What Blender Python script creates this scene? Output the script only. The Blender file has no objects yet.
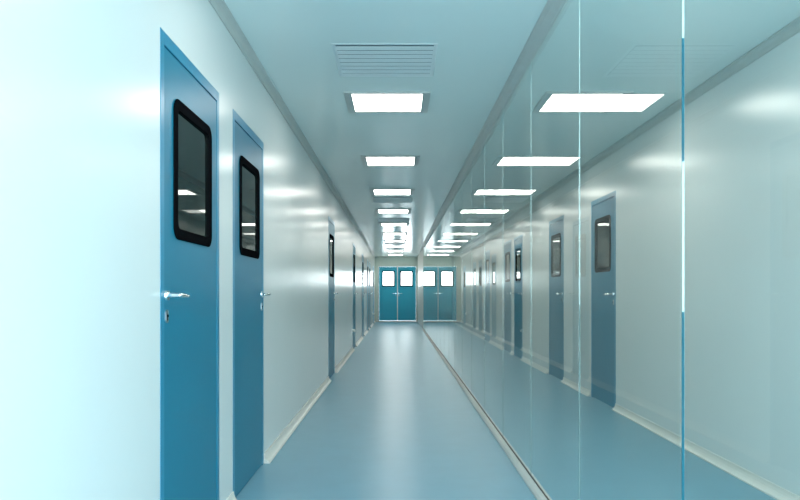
import bpy, bmesh, math
from mathutils import Vector, Matrix

F = 700.0                      # focal length in pixels of the 800 px wide frame
EYE = 1.117                    # camera height
XL, XG, XR = -0.878, 0.788, 2.09    # left wall face, glass centre plane, right wall face
CEIL = EYE + 1.41
YB, YE = -0.7, 27.0            # open near end, end wall face
sc = bpy.context.scene
COL = sc.collection

# ------------------------------------------------------------------ materials
def mat(name, color, rough=0.5, metal=0.0, ior=1.5, coat=0.0, coat_rough=0.1, var=0.0, scale=3.0, bump=0.0, bscale=40.0, spec=0.5):
    m = bpy.data.materials.new(name); m.use_nodes = True
    nt = m.node_tree; b = nt.nodes['Principled BSDF']
    b.inputs['Base Color'].default_value = (*color, 1)
    b.inputs['Roughness'].default_value = rough
    b.inputs['Metallic'].default_value = metal
    b.inputs['IOR'].default_value = ior
    b.inputs['Specular IOR Level'].default_value = spec
    b.inputs['Coat Weight'].default_value = coat
    b.inputs['Coat Roughness'].default_value = coat_rough
    tc = nt.nodes.new('ShaderNodeTexCoord')
    if var:
        n = nt.nodes.new('ShaderNodeTexNoise'); n.inputs['Scale'].default_value = scale; n.inputs['Detail'].default_value = 4
        nt.links.new(tc.outputs['Object'], n.inputs['Vector'])
        r = nt.nodes.new('ShaderNodeValToRGB')
        r.color_ramp.elements[0].position = 0.3; r.color_ramp.elements[1].position = 0.7
        r.color_ramp.elements[0].color = (*[c * (1 - var) for c in color], 1)
        r.color_ramp.elements[1].color = (*[min(1, c * (1 + var)) for c in color], 1)
        nt.links.new(n.outputs['Fac'], r.inputs['Fac']); nt.links.new(r.outputs['Color'], b.inputs['Base Color'])
    if bump:
        n2 = nt.nodes.new('ShaderNodeTexNoise'); n2.inputs['Scale'].default_value = bscale; n2.inputs['Detail'].default_value = 3
        nt.links.new(tc.outputs['Object'], n2.inputs['Vector'])
        bp = nt.nodes.new('ShaderNodeBump'); bp.inputs['Strength'].default_value = bump; bp.inputs['Distance'].default_value = 0.002
        nt.links.new(n2.outputs['Fac'], bp.inputs['Height']); nt.links.new(bp.outputs['Normal'], b.inputs['Normal'])
    return m

def emit(name, color, strength):
    m = bpy.data.materials.new(name); m.use_nodes = True
    nt = m.node_tree; nt.nodes.remove(nt.nodes['Principled BSDF'])
    e = nt.nodes.new('ShaderNodeEmission'); e.inputs['Color'].default_value = (*color, 1); e.inputs['Strength'].default_value = strength
    nt.links.new(e.outputs[0], nt.nodes['Material Output'].inputs['Surface'])
    return m

def glass(name, tint, ior):
    """thin clear sheet: Fresnel reflection on its outer faces, tinted see-through"""
    m = bpy.data.materials.new(name); m.use_nodes = True
    nt = m.node_tree; nt.nodes.remove(nt.nodes['Principled BSDF'])
    t = nt.nodes.new('ShaderNodeBsdfTransparent'); t.inputs['Color'].default_value = (*tint, 1)
    g = nt.nodes.new('ShaderNodeBsdfGlossy'); g.inputs['Roughness'].default_value = 0.0
    g.inputs['Color'].default_value = (0.93, 0.97, 0.97, 1)
    f = nt.nodes.new('ShaderNodeFresnel'); f.inputs['IOR'].default_value = ior
    geo = nt.nodes.new('ShaderNodeNewGeometry')
    inv = nt.nodes.new('ShaderNodeMath'); inv.operation = 'SUBTRACT'; inv.inputs[0].default_value = 1.0
    nt.links.new(geo.outputs['Backfacing'], inv.inputs[1])
    mul = nt.nodes.new('ShaderNodeMath'); mul.operation = 'MULTIPLY'
    nt.links.new(f.outputs[0], mul.inputs[0]); nt.links.new(inv.outputs[0], mul.inputs[1])
    mx = nt.nodes.new('ShaderNodeMixShader')
    nt.links.new(mul.outputs[0], mx.inputs[0]); nt.links.new(t.outputs[0], mx.inputs[1]); nt.links.new(g.outputs[0], mx.inputs[2])
    nt.links.new(mx.outputs[0], nt.nodes['Material Output'].inputs['Surface'])
    return m

M = dict(
    wall=mat('wall_paint', (0.67, 0.70, 0.69), 0.235, spec=0.40, var=0.012, scale=1.2),
    ceil=mat('ceiling_paint', (0.69, 0.78, 0.77), 0.21, var=0.012, scale=0.9),
    endwall=mat('end_wall_paint', (0.50, 0.58, 0.52), 0.35, var=0.02),
    floor=mat('floor_vinyl', (0.15, 0.325, 0.41), 0.34, var=0.03, scale=5.0, bump=0.03, bscale=60),
    trim=mat('trim_aluminium', (0.68, 0.66, 0.61), 0.38, var=0.03, scale=12),
    cove=mat('cove_aluminium', (0.48, 0.50, 0.48), 0.45, var=0.03, scale=12),
    blue=mat('door_blue', (0.005, 0.165, 0.26), 0.36, spec=0.25, var=0.02, scale=2),
    bluef=mat('door_frame_blue', (0.010, 0.20, 0.33), 0.30, var=0.02, scale=2),
    teal=mat('end_door_blue', (0.008, 0.33, 0.47), 0.36, var=0.02, scale=2),
    black=mat('black_rubber', (0.005, 0.005, 0.006), 0.5, var=0.1, spec=0.0, ior=1.02),
    dark=mat('dark_glass', (0.012, 0.018, 0.017), 0.02, var=0.05, ior=1.4),
    chrome=mat('chrome', (0.82, 0.84, 0.85), 0.14, 1.0, var=0.02),
    steel=mat('satin_steel', (0.45, 0.50, 0.52), 0.35, 1.0, var=0.03),
    lamp_frame=mat('lamp_frame_metal', (0.42, 0.45, 0.44), 0.45, var=0.02),
    vent=mat('vent_metal', (0.68, 0.73, 0.74), 0.42, var=0.02),
    vent_dark=mat('vent_gap_shade', (0.10, 0.16, 0.19), 0.7, var=0.05),
    gasket=mat('brown_gasket', (0.07, 0.055, 0.045), 0.6, var=0.1),
    white=mat('white_plastic', (0.85, 0.87, 0.86), 0.35, var=0.02),
    glint_white=mat('pale_edge_glint', (0.50, 0.57, 0.57), 0.4, var=0.02),  # pale reflection along the pane edges, put into the base colour
    edge_blue=mat('blue_glass_edge', (0.006, 0.11, 0.165), 0.4, spec=0.05, var=0.02),
    edge_grey=mat('clear_edge', (0.20, 0.28, 0.28), 0.5, spec=0.05, var=0.02),
    glass=glass('partition_glass', (0.948, 0.972, 0.96), 1.34),
    lamp=emit('lamp_diffuser', (1.0, 0.985, 0.92), 10.0),
    day=emit('daylit_pane', (0.88, 0.98, 1.0), 13.0),
)

# ------------------------------------------------------------------ mesh helpers
def bx(bm, x0, x1, y0, y1, z0, z1):
    v = [bm.verts.new(p) for p in ((x0,y0,z0),(x1,y0,z0),(x1,y1,z0),(x0,y1,z0),(x0,y0,z1),(x1,y0,z1),(x1,y1,z1),(x0,y1,z1))]
    for f in ((0,3,2,1),(4,5,6,7),(0,1,5,4),(1,2,6,5),(2,3,7,6),(3,0,4,7)):
        bm.faces.new([v[i] for i in f])

def obj(name, bm, material, parent=None, bevel=0.0, seg=2, smooth=False):
    bmesh.ops.recalc_face_normals(bm, faces=bm.faces)
    me = bpy.data.meshes.new(name); bm.to_mesh(me); bm.free()
    me.materials.append(material)
    o = bpy.data.objects.new(name, me); COL.objects.link(o)
    if parent: o.parent = parent
    if bevel:
        b = o.modifiers.new('bevel', 'BEVEL'); b.width = bevel; b.segments = seg; b.limit_method = 'ANGLE'; b.harden_normals = False
    if smooth:
        for p in me.polygons: p.use_smooth = True
    return o

def box_obj(name, dims, material, parent=None, bevel=0.0):
    bm = bmesh.new(); bx(bm, *dims); return obj(name, bm, material, parent, bevel)

def rrect(cx, cz, w, h, r, n=6):
    pts = []
    for (sx, sz, a0) in ((1,1,0),(-1,1,90),(-1,-1,180),(1,-1,270)):
        for k in range(n + 1):
            a = math.radians(a0 + 90 * k / n)
            pts.append((cx + sx * (w/2 - r) + r * math.cos(a), cz + sz * (h/2 - r) + r * math.sin(a)))
    return pts

def ring(bm, outer, inner, y0, y1):
    """flat plate with a hole, in the local xz plane between y0 and y1"""
    n = len(outer)
    A = [[bm.verts.new((p[0], y, p[1])) for p in loop] for loop in (outer, inner) for y in (y0, y1)]
    o0, o1, i0, i1 = A
    for k in range(n):
        j = (k + 1) % n
        for q in ((o1[k], o1[j], i1[j], i1[k]), (o0[k], i0[k], i0[j], o0[j]), (o0[k], o0[j], o1[j], o1[k]), (i0[k], i1[k], i1[j], i0[j])):
            bm.faces.new(q)

def plate(bm, loop, y0, y1):
    a = [bm.verts.new((p[0], y0, p[1])) for p in loop]; b = [bm.verts.new((p[0], y1, p[1])) for p in loop]
    n = len(loop)
    bm.faces.new(a); bm.faces.new(b[::-1])
    for k in range(n):
        j = (k + 1) % n; bm.faces.new((a[k], b[k], b[j], a[j]))

def tube(bm, pts, radii, n=12):
    """swept round bar"""
    rings = []
    for i, p in enumerate(pts):
        p = Vector(p)
        d = (Vector(pts[min(i+1, len(pts)-1)]) - Vector(pts[max(i-1, 0)])).normalized()
        up = Vector((0,0,1)) if abs(d.z) < 0.9 else Vector((1,0,0))
        u = d.cross(up).normalized(); v = u.cross(d)
        rings.append([bm.verts.new(p + radii[i] * (math.cos(2*math.pi*k/n) * u + math.sin(2*math.pi*k/n) * v)) for k in range(n)])
    for a, b in zip(rings, rings[1:]):
        for k in range(n):
            bm.faces.new((a[k], a[(k+1)%n], b[(k+1)%n], b[k]))
    bm.faces.new(rings[0][::-1]); bm.faces.new(rings[-1])

def prism_y(bm, prof, y0, y1):
    """profile in world xz swept along world y"""
    a = [bm.verts.new((x, y0, z)) for x, z in prof]; b = [bm.verts.new((x, y1, z)) for x, z in prof]
    n = len(prof)
    bm.faces.new(a); bm.faces.new(b[::-1])
    for k in range(n):
        j = (k + 1) % n; bm.faces.new((a[k], b[k], b[j], a[j]))

def empty(name, loc, rz=0.0):
    o = bpy.data.objects.new(name, None); COL.objects.link(o)
    o.location = loc; o.rotation_euler = (0, 0, rz); o.empty_display_size = 0.2
    return o

def tag(o, label=None, cat=None, group=None, kind=None):
    if label: o['label'] = label
    if cat: o['category'] = cat
    if group: o['group'] = group
    if kind: o['kind'] = kind
    return o

def struct(o, label, cat): return tag(o, label, cat, None, 'structure')

# ------------------------------------------------------------------ room shell
DW, DH = 0.854, 2.10           # door set width and height
left_doors = [F*u for u in (0.003697, 0.005330, 0.01272, 0.01962, 0.0247, 0.02885, 0.0310, 0.0358)]
right_doors = [F*u for u in (0.00957, 0.01257, 0.0167, 0.01835, 0.0226)]

struct(box_obj('floor', (XL-0.12, XR+0.12, YB, YE+0.15, -0.1, 0.0), M['floor']), 'smooth blue vinyl floor running the length of both corridors', 'floor')
struct(box_obj('ceiling', (XL-0.12, XR+0.12, YB, YE+0.15, CEIL, CEIL+0.1), M['ceil']), 'glossy pale blue-green panel ceiling over both corridors', 'ceiling')

def wall_with_openings(name, x0, x1, doors, label):
    bm = bmesh.new(); y = YB
    for d in doors:
        bx(bm, x0, x1, y, d, 0, CEIL); bx(bm, x0, x1, d, d + DW, DH, CEIL); y = d + DW
    bx(bm, x0, x1, y, YE, 0, CEIL)
    bmesh.ops.remove_doubles(bm, verts=bm.verts, dist=1e-5)
    struct(obj(name, bm, M['wall']), label, 'wall')
wall_with_openings('wall_left', XL-0.12, XL, left_doors, 'satin white corridor wall on the left, pierced by a row of blue doors')
wall_with_openings('wall_right', XR, XR+0.12, right_doors, 'satin white wall seen through the glass partition, with blue doors')

# end wall with an opening for the double door
EX0, EX1, EH = -0.742, 0.74, 2.16
bm = bmesh.new()
bx(bm, XL-0.12, EX0, YE, YE+0.12, 0, CEIL); bx(bm, EX1, XR+0.12, YE, YE+0.12, 0, CEIL); bx(bm, EX0, EX1, YE, YE+0.12, EH, CEIL)
bmesh.ops.remove_doubles(bm, verts=bm.verts, dist=1e-5)
struct(obj('wall_end', bm, M['endwall']), 'grey-green end wall around the blue double doors', 'wall')

def cove_prof(x, s, z, sz, d, h, n=5):
    """concave quarter-round strip in the corner of wall x and level z; s = side the room is on, sz = +1 up from the floor"""
    pts = [(x, z), (x + s*d, z), (x + s*d, z + sz*0.008)]
    for k in range(1, n):
        a = math.pi/2 * k / n
        pts.append((x + s*(d - (d - 0.006) * math.sin(a)), z + sz*(0.008 + (h - 0.008) * (1 - math.cos(a)))))
    pts += [(x + s*0.006, z + sz*h), (x, z + sz*h)]
    return pts

def baseboard(name, x, s, doors, label):
    bm = bmesh.new(); y = YB
    for d in list(doors) + [YE]:
        if d - y > 0.03: prism_y(bm, cove_prof(x, s, 0, 1, 0.042, 0.060), y, d)
        y = d + DW
    struct(obj(name, bm, M['trim']), label, 'baseboard')
baseboard('baseboard_left', XL, 1, left_doors, 'pale coved skirting along the foot of the left wall, broken at each door')
baseboard('baseboard_right', XR, -1, right_doors, 'pale coved skirting along the foot of the wall beyond the glass')
for nm, x, s, lb in (('trim_1', XL, 1, 'grey cove strip where the left wall meets the ceiling'), ('trim_2', XR, -1, 'grey cove strip where the wall beyond the glass meets the ceiling')):
    bm = bmesh.new(); prism_y(bm, cove_prof(x, s, CEIL, -1, 0.042, 0.052), YB, YE)
    struct(obj(nm, bm, M['cove']), lb, 'trim')
bm = bmesh.new(); bx(bm, XL+0.042, EX0, YE-0.012, YE, 0, 0.06); bx(bm, EX1, XG-0.035, YE-0.012, YE, 0, 0.06)
struct(obj('baseboard_end', bm, M['trim'], None, 0.003), 'short pale skirting pieces beside the double doors', 'baseboard')

# ------------------------------------------------------------------ glass partition
part = struct(empty('wall_partition', (0, 0, 0)), 'full-height glass partition on the right, clear panes between pale floor and ceiling tracks', 'glass wall')
Y0J, DJ = 0.00276*F, 0.00157*F
joints = [Y0J + DJ*k for k in range(-2, 24)]
YP = 21.3                       # end post
joints = [y for y in joints if y < YP - 0.3]
edges = joints + [YP]
zt0, zt1 = 0.035, CEIL - 0.03
for k in range(len(edges) - 1):
    bm = bmesh.new(); bx(bm, XG-0.006, XG+0.006, edges[k] + 0.002, edges[k+1] - 0.002, zt0, zt1)
    pane = obj('glass_pane', bm, M['glass'], part)
    y = edges[k]
    segs = [('pale_glint_strip', 1.065, zt1, 'glint_white'), ('clear_edge_strip', zt0, 1.065, 'edge_grey')]  # edge reflections put into the strip colours, split by height
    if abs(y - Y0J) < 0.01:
        segs = [('pale_glint_strip', 1.065, 1.48, 'glint_white'), ('pale_glint_strip', 1.82, zt1, 'glint_white'), ('blue_edge_strip', zt0, 1.065, 'edge_blue'), ('blue_edge_strip', 1.48, 1.82, 'edge_blue')]  # first joint: reflection bands painted pale between blue edge lengths
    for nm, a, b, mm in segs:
        tk = 0.0028 if len(segs) == 4 else 0.0020 if mm == 'glint_white' else 0.0014
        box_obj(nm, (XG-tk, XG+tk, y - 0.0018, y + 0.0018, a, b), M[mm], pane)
tp = [(XG-0.036, 0), (XG+0.036, 0), (XG+0.036, 0.012), (XG+0.026, 0.03), (XG+0.012, 0.045), (XG+0.0065, 0.05), (XG-0.0065, 0.05), (XG-0.012, 0.045), (XG-0.026, 0.03), (XG-0.036, 0.012)]
bm = bmesh.new(); prism_y(bm, tp, YB, YP); obj('floor_track', bm, M['trim'], part)
bm = bmesh.new(); prism_y(bm, [(XG-0.0115, 0.046), (XG-0.0062, 0.046), (XG-0.0062, 0.054), (XG-0.0105, 0.054)], YB, YP); obj('gasket', bm, M['gasket'], part)
tt = [(XG + (x - XG)*(1.75 if x < XG else 0.7), CEIL - z*0.85) for x, z in tp]
bm = bmesh.new(); prism_y(bm, tt, YB, YP); obj('ceiling_track', bm, M['cove'], part)
box_obj('end_post', (XG-0.012, XG+0.05, YP, YP+0.06, 0, CEIL), M['trim'], part, 0.004)
struct(box_obj('wall_pier', (XG-0.008, XG+0.09, YP+0.06, YE, 0, CEIL), M['trim']), 'short pale solid wall between the glass partition and the end wall', 'wall')

# ------------------------------------------------------------------ doors
def lever(parent, x, z, y, s):
    """lever set: round rose on the leaf, neck, lever pointing along s*x, keyhole plate below"""
    bm = bmesh.new(); tube(bm, [(x, y, z), (x, y + 0.008, z)], [0.021, 0.019], 20); tube(bm, [(x, y+0.006, z), (x, y+0.05, z)], [0.010, 0.009], 12)
    h = obj('door_handle', bm, M['chrome'], parent, smooth=False); h['label'] = 'chrome lever handle'
    bm = bmesh.new()
    tube(bm, [(x - s*0.008, y+0.050, z), (x + s*0.010, y+0.053, z), (x + s*0.03, y+0.054, z), (x + s*0.09, y+0.052, z-0.002), (x + s*0.122, y+0.048, z-0.003), (x + s*0.130, y+0.042, z-0.003)],
         [0.007, 0.0095, 0.009, 0.0075, 0.0065, 0.005], 12)
    obj('lever', bm, M['chrome'], h, smooth=True)
    bm = bmesh.new(); plate(bm, rrect(x, z-0.080, 0.026, 0.050, 0.0125), y, y + 0.005)
    k = obj('keyhole_plate', bm, M['steel'], parent)
    bm = bmesh.new(); tube(bm, [(x, y+0.004, z-0.078), (x, y+0.0075, z-0.078)], [0.006, 0.006], 14); bx(bm, x-0.002, x+0.002, y+0.004, y+0.007, z-0.095, z-0.08)
    obj('keyhole', bm, M['black'], k)

def door(n, loc, rz, side, label):
    """local x runs along the wall from 0 to DW, +y is the corridor side; side = +1 puts the handle at high x"""
    d = struct(empty('door_%d' % n, loc, rz), label, 'door')
    fw = 0.043
    bm = bmesh.new()
    bx(bm, 0, fw, -0.10, 0.002, 0, DH); bx(bm, DW-fw, DW, -0.10, 0.002, 0, DH); bx(bm, fw, DW-fw, -0.10, 0.002, DH-fw-0.006, DH)
    obj('door_frame', bm, M['bluef'], d, 0.0015)
    g = 0.0035; x0, x1, z0, z1 = fw+g, DW-fw-g, 0.008, DH-fw-0.006-0.007
    cx, cz = (x0+x1)/2, 1.61
    wo = rrect(cx, cz, 0.55, 0.56, 0.055); wi = rrect(cx, cz, 0.462, 0.472, 0.03)
    hole = rrect(cx, cz, 0.50, 0.51, 0.045)
    bm = bmesh.new(); ring(bm, rrect(cx, (z0+z1)/2, x1-x0, z1-z0, 0.002), hole, -0.045, 0.0)
    obj('door_leaf', bm, M['blue'], d)
    bm = bmesh.new(); ring(bm, wo, wi, 0.0, 0.007); ring(bm, hole, wi, -0.03, 0.001)
    wf = obj('window_frame', bm, M['black'], d, 0.002); wf['label'] = 'black rounded window surround'
    bm = bmesh.new(); plate(bm, wi, -0.022, -0.004)
    obj('window_pane', bm, M['dark'], wf)['label'] = 'dark window glass'
    bm = bmesh.new(); bx(bm, x0+0.001, x1-0.001, -0.06, -0.05, z0, z1+0.004)
    obj('rebate', bm, M['black'], d)
    hx = x1 - 0.024 if side > 0 else x0 + 0.024
    lever(d, hx, 1.108, 0.0, -1 if side > 0 else 1)
    return d

# left wall: local +x points back towards the viewer, so the handle at the near edge is side +1
ll = ['blue door nearest on the left wall, cut by the bottom of the photo, lever at its near edge',
      'second blue door on the left wall, close beside the nearest door',
      'third blue door along the left wall, standing alone before the far cluster',
      'fourth blue door along the left wall, with a small white stop beside its foot',
      'fifth blue door along the left wall, a thin sliver in perspective',
      'sixth blue door along the left wall, first of two set close together',
      'seventh blue door along the left wall, second of two set close together',
      'farthest blue door on the left wall, next to the end wall']
for i, y in enumerate(left_doors):
    door(i+1, (XL, y + DW, 0), -math.pi/2, 1 if i in (0,) else -1, ll[i])
lr = ['blue door nearest on the wall beyond the glass, dark window, lever at its near edge',
      'second blue door on the wall beyond the glass',
      'third blue door on the wall beyond the glass, first of a close pair',
      'fourth blue door on the wall beyond the glass, second of a close pair',
      'farthest blue door made out on the wall beyond the glass']
for i, y in enumerate(right_doors):
    door(9+i, (XR, y, 0), math.pi/2, -1, lr[i])

# double door in the end wall (local = world axes turned to face the viewer)
dd = struct(empty('door_14', (EX1, YE, 0), math.pi), 'blue double doors in the end wall with two bright daylit windows', 'double door')
W = EX1 - EX0; fw = 0.03
bm = bmesh.new()
bx(bm, 0, fw, -0.1, 0.012, 0, EH); bx(bm, W-fw, W, -0.1, 0.012, 0, EH); bx(bm, fw, W-fw, -0.1, 0.012, EH-fw, EH)
obj('door_frame', bm, M['cove'], dd, 0.004)['label'] = 'pale metal frame'
box_obj('threshold', (fw, W-fw, -0.1, 0.012, 0, 0.05), M['trim'], dd, 0.004)
LW = (W - 2*fw)/2
for s in (0, 1):
    x0 = fw + s*LW + 0.003 + s*0.012; x1 = fw + (s+1)*LW - 0.003 - (1-s)*0.012
    cx = (x0+x1)/2 + (0.012 if s == 0 else -0.012); z0, z1 = 0.055, EH-fw-0.005; cz = 1.669
    hole = rrect(cx, cz, 0.46, 0.57, 0.035); wo = rrect(cx, cz, 0.51, 0.62, 0.05); wi = rrect(cx, cz, 0.405, 0.515, 0.02)
    bm = bmesh.new(); ring(bm, rrect((x0+x1)/2, (z0+z1)/2, x1-x0, z1-z0, 0.002), hole, -0.045, 0)
    lf = obj('door_leaf', bm, M['teal'], dd)
    bm = bmesh.new(); ring(bm, wo, wi, 0.0, 0.007); ring(bm, hole, wi, -0.03, 0.001)
    obj('window_frame', bm, M['black'], lf, 0.002)
    bm = bmesh.new(); plate(bm, wi, -0.022, -0.006)
    obj('window_pane', bm, M['day'], lf)['label'] = 'window pane bright with daylight'
box_obj('meeting_strip', (fw+LW-0.016, fw+LW+0.016, -0.04, 0.008, 0.055, EH-fw), M['trim'], dd, 0.003)
for s in (-1, 1): lever(dd, fw+LW + s*0.06, 1.10, 0.0, s)

# ------------------------------------------------------------------ ceiling lights and vents
def ceiling_light(x, y, label, group):
    t = tag(empty('ceiling_light', (x, y, CEIL)), label, 'ceiling light', group)
    bm = bmesh.new(); ox, ix, oy, iy, h = 0.305, 0.250, 0.275, 0.240, -0.012
    for a in ((-ox, ox, -oy, -iy), (-ox, ox, iy, oy), (-ox, -ix, -iy, iy), (ix, ox, -iy, iy)): bx(bm, *a, h, 0)
    obj('lamp_frame', bm, M['lamp_frame'], t, 0.002)
    bm = bmesh.new(); bx(bm, -0.2495, 0.2495, -0.2395, 0.2395, -0.007, -0.001)
    obj('diffuser', bm, M['lamp'], t)
def ordinal(k): return ['first', 'second', 'third', 'fourth', 'fifth', 'sixth', 'seventh', 'eighth', 'ninth', 'tenth'][k]
for k in range(-1, 10):
    y = F*(0.00738 + 0.00327*k)
    if k < 0:
        la = 'square ceiling light of the near corridor, just out of frame overhead'
        lb = 'square ceiling light beyond the glass, just out of frame overhead'
    else:
        la = '%s square white light panel in view along the near corridor ceiling' % ordinal(k) + (', by the big vent' if k == 0 else '')
        lb = '%s square white light panel in view on the ceiling beyond the glass' % ordinal(k)
    ceiling_light(-0.073, y, la, 'ceiling lights of the near corridor')
    ceiling_light(1.345, y, lb, 'ceiling lights beyond the glass')

def vent(x, y, label):
    t = tag(empty('ceiling_vent', (x, y, CEIL)), label, 'vent', 'slatted ceiling vents')
    bm = bmesh.new(); o, i, h = 0.302, 0.280, -0.002
    for a in ((-o, o, -o, -i), (-o, o, i, o), (-o, -i, -i, i), (i, o, -i, i)): bx(bm, *a, h, 0)
    obj('vent_frame', bm, M['vent'], t, 0.002)
    box_obj('gap_shade', (-i, i, -i, i, -0.0015, -0.0005), M['vent_dark'], t)  # thin sheet on the ceiling, shade between the slats put into its colour
    n = 8
    for k in range(n):
        yc = -i + (k + 0.5) * 2*i/n
        bm = bmesh.new()
        w = 0.0245; c, s = math.cos(math.radians(3)), -math.sin(math.radians(3))
        vs = []
        for x_ in (-i, i):
            for (a, b) in ((-w, -0.001), (w, -0.001), (w, 0.001), (-w, 0.001)):
                vs.append(bm.verts.new((x_, yc + a*c - b*s, -0.008 + a*s + b*c)))
        for f in ((0,1,2,3), (7,6,5,4), (0,4,5,1), (1,5,6,2), (2,6,7,3), (3,7,4,0)): bm.faces.new([vs[q] for q in f])
        obj('slat', bm, M['vent'], t)
vl = ['big slatted air vent nearest the viewer, in front of the first light panel', 'slatted air vent just beyond the third light panel of the near corridor',
      'slatted air vent just before the fifth light panel of the near corridor', 'slatted air vent just beyond the seventh light panel of the near corridor',
      'farthest slatted air vent, just beyond the eighth light panel']
for u, lb in zip((0.00608, 0.0151, 0.01925, 0.0284, 0.0317), vl): vent(-0.073, F*u, lb)

# ------------------------------------------------------------------ small wall fittings
def stop(y, label):
    t = tag(empty('door_stop', (XL, y, 0.385)), label, 'door stop', 'white door stops')
    for nm, pts, rr in (('base_plate', [(0, 0, 0), (0.008, 0, 0)], [0.04, 0.038]), ('bumper', [(0.006, 0, 0), (0.03, 0, 0), (0.05, 0, 0), (0.057, 0, 0)], [0.024, 0.026, 0.024, 0.016])):
        bm = bmesh.new(); tube(bm, pts, rr, 16); obj(nm, bm, M['white'], t)
stop(F*0.01945, 'small white round door stop low on the left wall before the fourth door')
stop(F*0.0352, 'small white round door stop low on the left wall near the end wall')

# ------------------------------------------------------------------ daylight and camera
w = bpy.data.worlds.new('daylight'); sc.world = w; w.use_nodes = True
bg = w.node_tree.nodes['Background']
bg.inputs['Color'].default_value = (0.72, 0.91, 1.0, 1); bg.inputs['Strength'].default_value = 7.6
la = bpy.data.lights.new('daylight_portal', 'AREA'); la.shape = 'RECTANGLE'; la.size = XR - XL; la.size_y = CEIL
la.cycles.is_portal = True
lo = bpy.data.objects.new('daylight_portal', la); COL.objects.link(lo)
lo.location = ((XL+XR)/2, YB + 0.01, CEIL/2); lo.rotation_euler = (math.radians(90), 0, 0)

cam = bpy.data.cameras.new('camera'); co = bpy.data.objects.new('camera', cam); COL.objects.link(co)
co.location = (0, 0, EYE); co.rotation_euler = (math.radians(90), 0, 0)
cam.sensor_fit = 'HORIZONTAL'; cam.sensor_width = 36.0; cam.lens = 36.0 * F / 800
cam.shift_x = 2.5/800; cam.shift_y = 43.0/800
cam.clip_start = 0.02
sc.camera = co

sc.view_settings.view_transform = 'Standard'; sc.view_settings.look = 'None'
sc.view_settings.gamma = 1.0; sc.view_settings.use_curve_mapping = False
sc.view_settings.exposure = 0.2
sc.cycles.use_denoising = True
sc.cycles.max_bounces = 16; sc.cycles.diffuse_bounces = 6; sc.cycles.glossy_bounces = 6
sc.cycles.transparent_max_bounces = 24
sc.cycles.sample_clamp_indirect = 8.0
